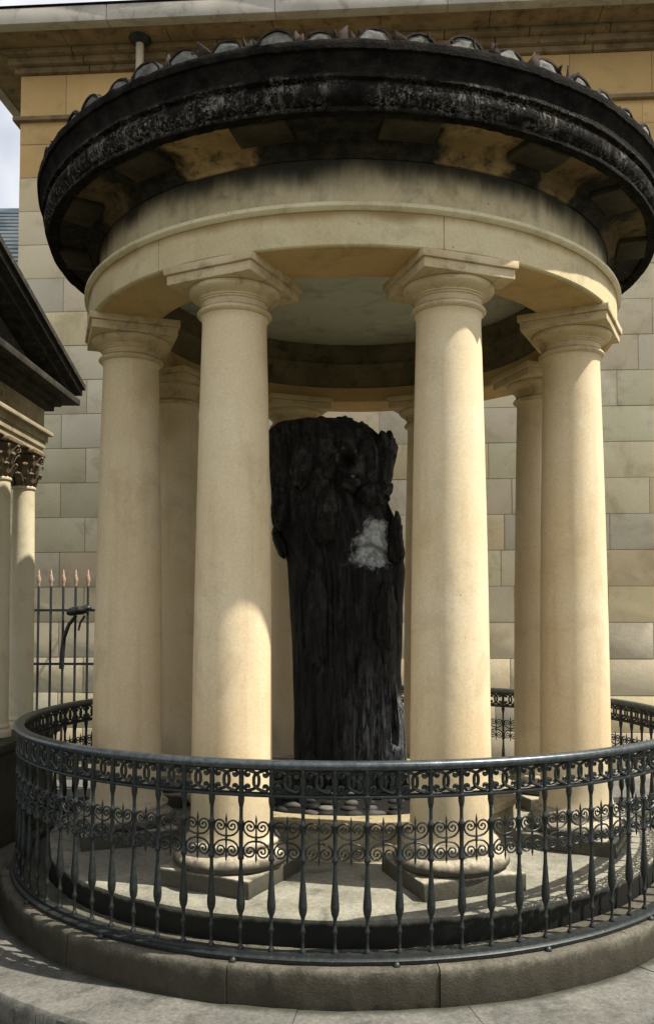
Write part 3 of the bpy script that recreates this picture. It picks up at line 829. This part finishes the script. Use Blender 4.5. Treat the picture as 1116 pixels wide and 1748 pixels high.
for i, y in enumerate(ys):
    if i == 0:
        bb = bmesh.new(); pcol(bb); pc = obj('column', bb, M['portico_col'], Pt, smooth=40)
        bb = bmesh.new(); pcap(bb); pk = obj('capital', bb, M['portico_cap'], pc, smooth=60)
        pk.modifiers.new('t', 'SOLIDIFY').thickness = .008
        pc.location = (XP, y, 0)
    else:
        c = dup(pc, Pt, loc=(XP, y, 0)); dup(pk, c)
b = bmesh.new()     # entablature: three architrave fasciae and a plain frieze
ye = YE-.13
box(b, XP-2.6, XP+.115, -3.5, ye, 3.74, 3.80, bev=.006); box(b, XP-2.6, XP+.135, -3.52, ye+.02, 3.801, 3.87, bev=.006); box(b, XP-2.6, XP+.155, -3.54, ye+.04, 3.871, 3.94, bev=.006)
box(b, XP-2.6, XP+.20, -3.58, ye+.085, 3.941, 3.985, bev=.012)
box(b, XP-2.6, XP+.12, -3.5, ye+.01, 3.986, 4.22)
obj('entablature', b, M['portico'], Pt, smooth=30)
def rake(bb, o0, o1, za, zb, cuts=0):
    """two sloping members along the gable; o0/o1 x range, za/zb height offsets above the rake line"""
    ya, yc, yb = YE+.32, -.55, -3.72; base, top = 4.43, 4.43+(YE+.32+.55)*math.tan(R_(15.5))
    for (p, q, zp, zq) in ((ya, yc, base, top), (yc, yb, top, base)):
        n = 26
        for i in range(n):
            t0, t1 = i/n, (i+1)/n; jz = random.uniform(-.008, .012)*cuts
            y0_, y1_ = p+(q-p)*t0, p+(q-p)*t1; z0_, z1_ = zp+(zq-zp)*t0, zp+(zq-zp)*t1
            vs_ = [bb.verts.new(c) for c in ((o0, y0_, z0_+za), (o1, y0_, z0_+za), (o1, y1_, z1_+za), (o0, y1_, z1_+za),
                                             (o0, y0_, z0_+zb+jz*1.5), (o1, y0_, z0_+zb+jz*1.5), (o1, y1_, z1_+zb+jz*1.5+.018*cuts), (o0, y1_, z1_+zb+jz*1.5+.018*cuts))]
            for f in ((3, 2, 1, 0), (4, 5, 6, 7), (0, 1, 5, 4), (1, 2, 6, 5), (2, 3, 7, 6), (3, 0, 4, 7)): bb.faces.new([vs_[k] for k in f])
b = bmesh.new()
box(b, XP-2.6, XP+.20, -3.56, ye+.09, 4.221, 4.28, bev=.01); box(b, XP-2.6, XP+.26, -3.62, ye+.15, 4.281, 4.34, bev=.012)
box(b, XP-2.6, XP+.40, -3.74, YE+.20, 4.341, 4.41, bev=.008)
obj('cornice', b, M['portico_dark'], Pt, smooth=40)
b = bmesh.new()
v = [b.verts.new(p) for p in ((XP+.15, YE+.1, 4.41), (XP+.15, -.55, 5.17), (XP+.15, -3.6, 4.41), (XP-.1, YE+.1, 4.41), (XP-.1, -.55, 5.17), (XP-.1, -3.6, 4.41))]
for f in ((0, 1, 2), (5, 4, 3), (0, 3, 4, 1), (1, 4, 5, 2)): b.faces.new([v[k] for k in f])
obj('gable', b, M['portico_dark'], Pt)
b = bmesh.new(); rake(b, XP-.2, XP+.30, -.015, .05); rake(b, XP-.2, XP+.385, .052, .11); rake(b, XP-2.6, XP+.42, .113, .17)
obj('raking_cornice', b, M['portico_dark'], Pt, smooth=40)
b = bmesh.new(); rake(b, XP-2.6, XP+.34, .172, .235, 1)
obj('roof', b, M['portico_dark'], Pt, smooth=20)

# ------------------------------------------------------------------ spiked iron fence between portico and building
FY = 3.10
Fn = thing('spiked_fence', 'dark iron bar fence with gilded spear tips between portico and tall building', 'fence', (-3.5, FY, 0))
bb = bmesh.new(); lathe(bb, [(.014, .05), (.014, 2.36), (.010, 2.37)], 10, closed=False, cap=True); bar = obj('bar', bb, M['iron'], Fn, smooth=50)
bb = bmesh.new(); lathe(bb, [(.010, 2.37), (.018, 2.385), (.012, 2.40), (.026, 2.43), (.027, 2.45), (.015, 2.50), (.002, 2.575)], 10, closed=False, cap=True)
sp_ = obj('spearhead', bb, M['gold'], bar, smooth=60)
fx = [.143*k for k in range(-4, 5)]
for i, x in enumerate(fx):
    if i == 0: bar.location = (x, 0, 0)
    else: c = dup(bar, Fn, loc=(x, 0, 0)); dup(sp_, c)
for z in (2.08, 1.46, .25):
    bb = bmesh.new(); box(bb, -.8, .75, -.012, .012, z, z+.028); r_ = obj('cross_rail', bb, M['iron'], Fn)
bb = bmesh.new()
pts = []
sweep(bb, [(0, 0, 1.42), (.01, -.01, 1.60), (.03, -.02, 1.78), (.09, -.03, 1.93), (.17, -.03, 2.03)], [.030, .030, .026, .022, .02], 8)
sweep(bb, [(.20, -.03, 1.86), (.22, -.03, 1.95), (.27, -.03, 2.03)], .013, 6)
g0 = bmesh.new(); bmesh.ops.create_icosphere(g0, subdivisions=3, radius=1)
g0.transform(Matrix.Translation((.20, -.03, 2.09)) @ Matrix.Rotation(-.15, 4, 'Y') @ Matrix.Diagonal((.15, .07, .055, 1)))
for v in g0.verts: v.co += v.normal*noise.noise(v.co*14)*.03
me = bpy.data.meshes.new('t'); g0.to_mesh(me); g0.free(); bb.from_mesh(me); bpy.data.meshes.remove(me)
br = obj('iron_bracket', bb, M['iron'], smooth=60); br.location = (-3.5+.143*1.0, FY-.03, 0)
br['label'] = 'dark bent iron bracket with a lumpy head on the spiked fence'; br['category'] = 'bracket'
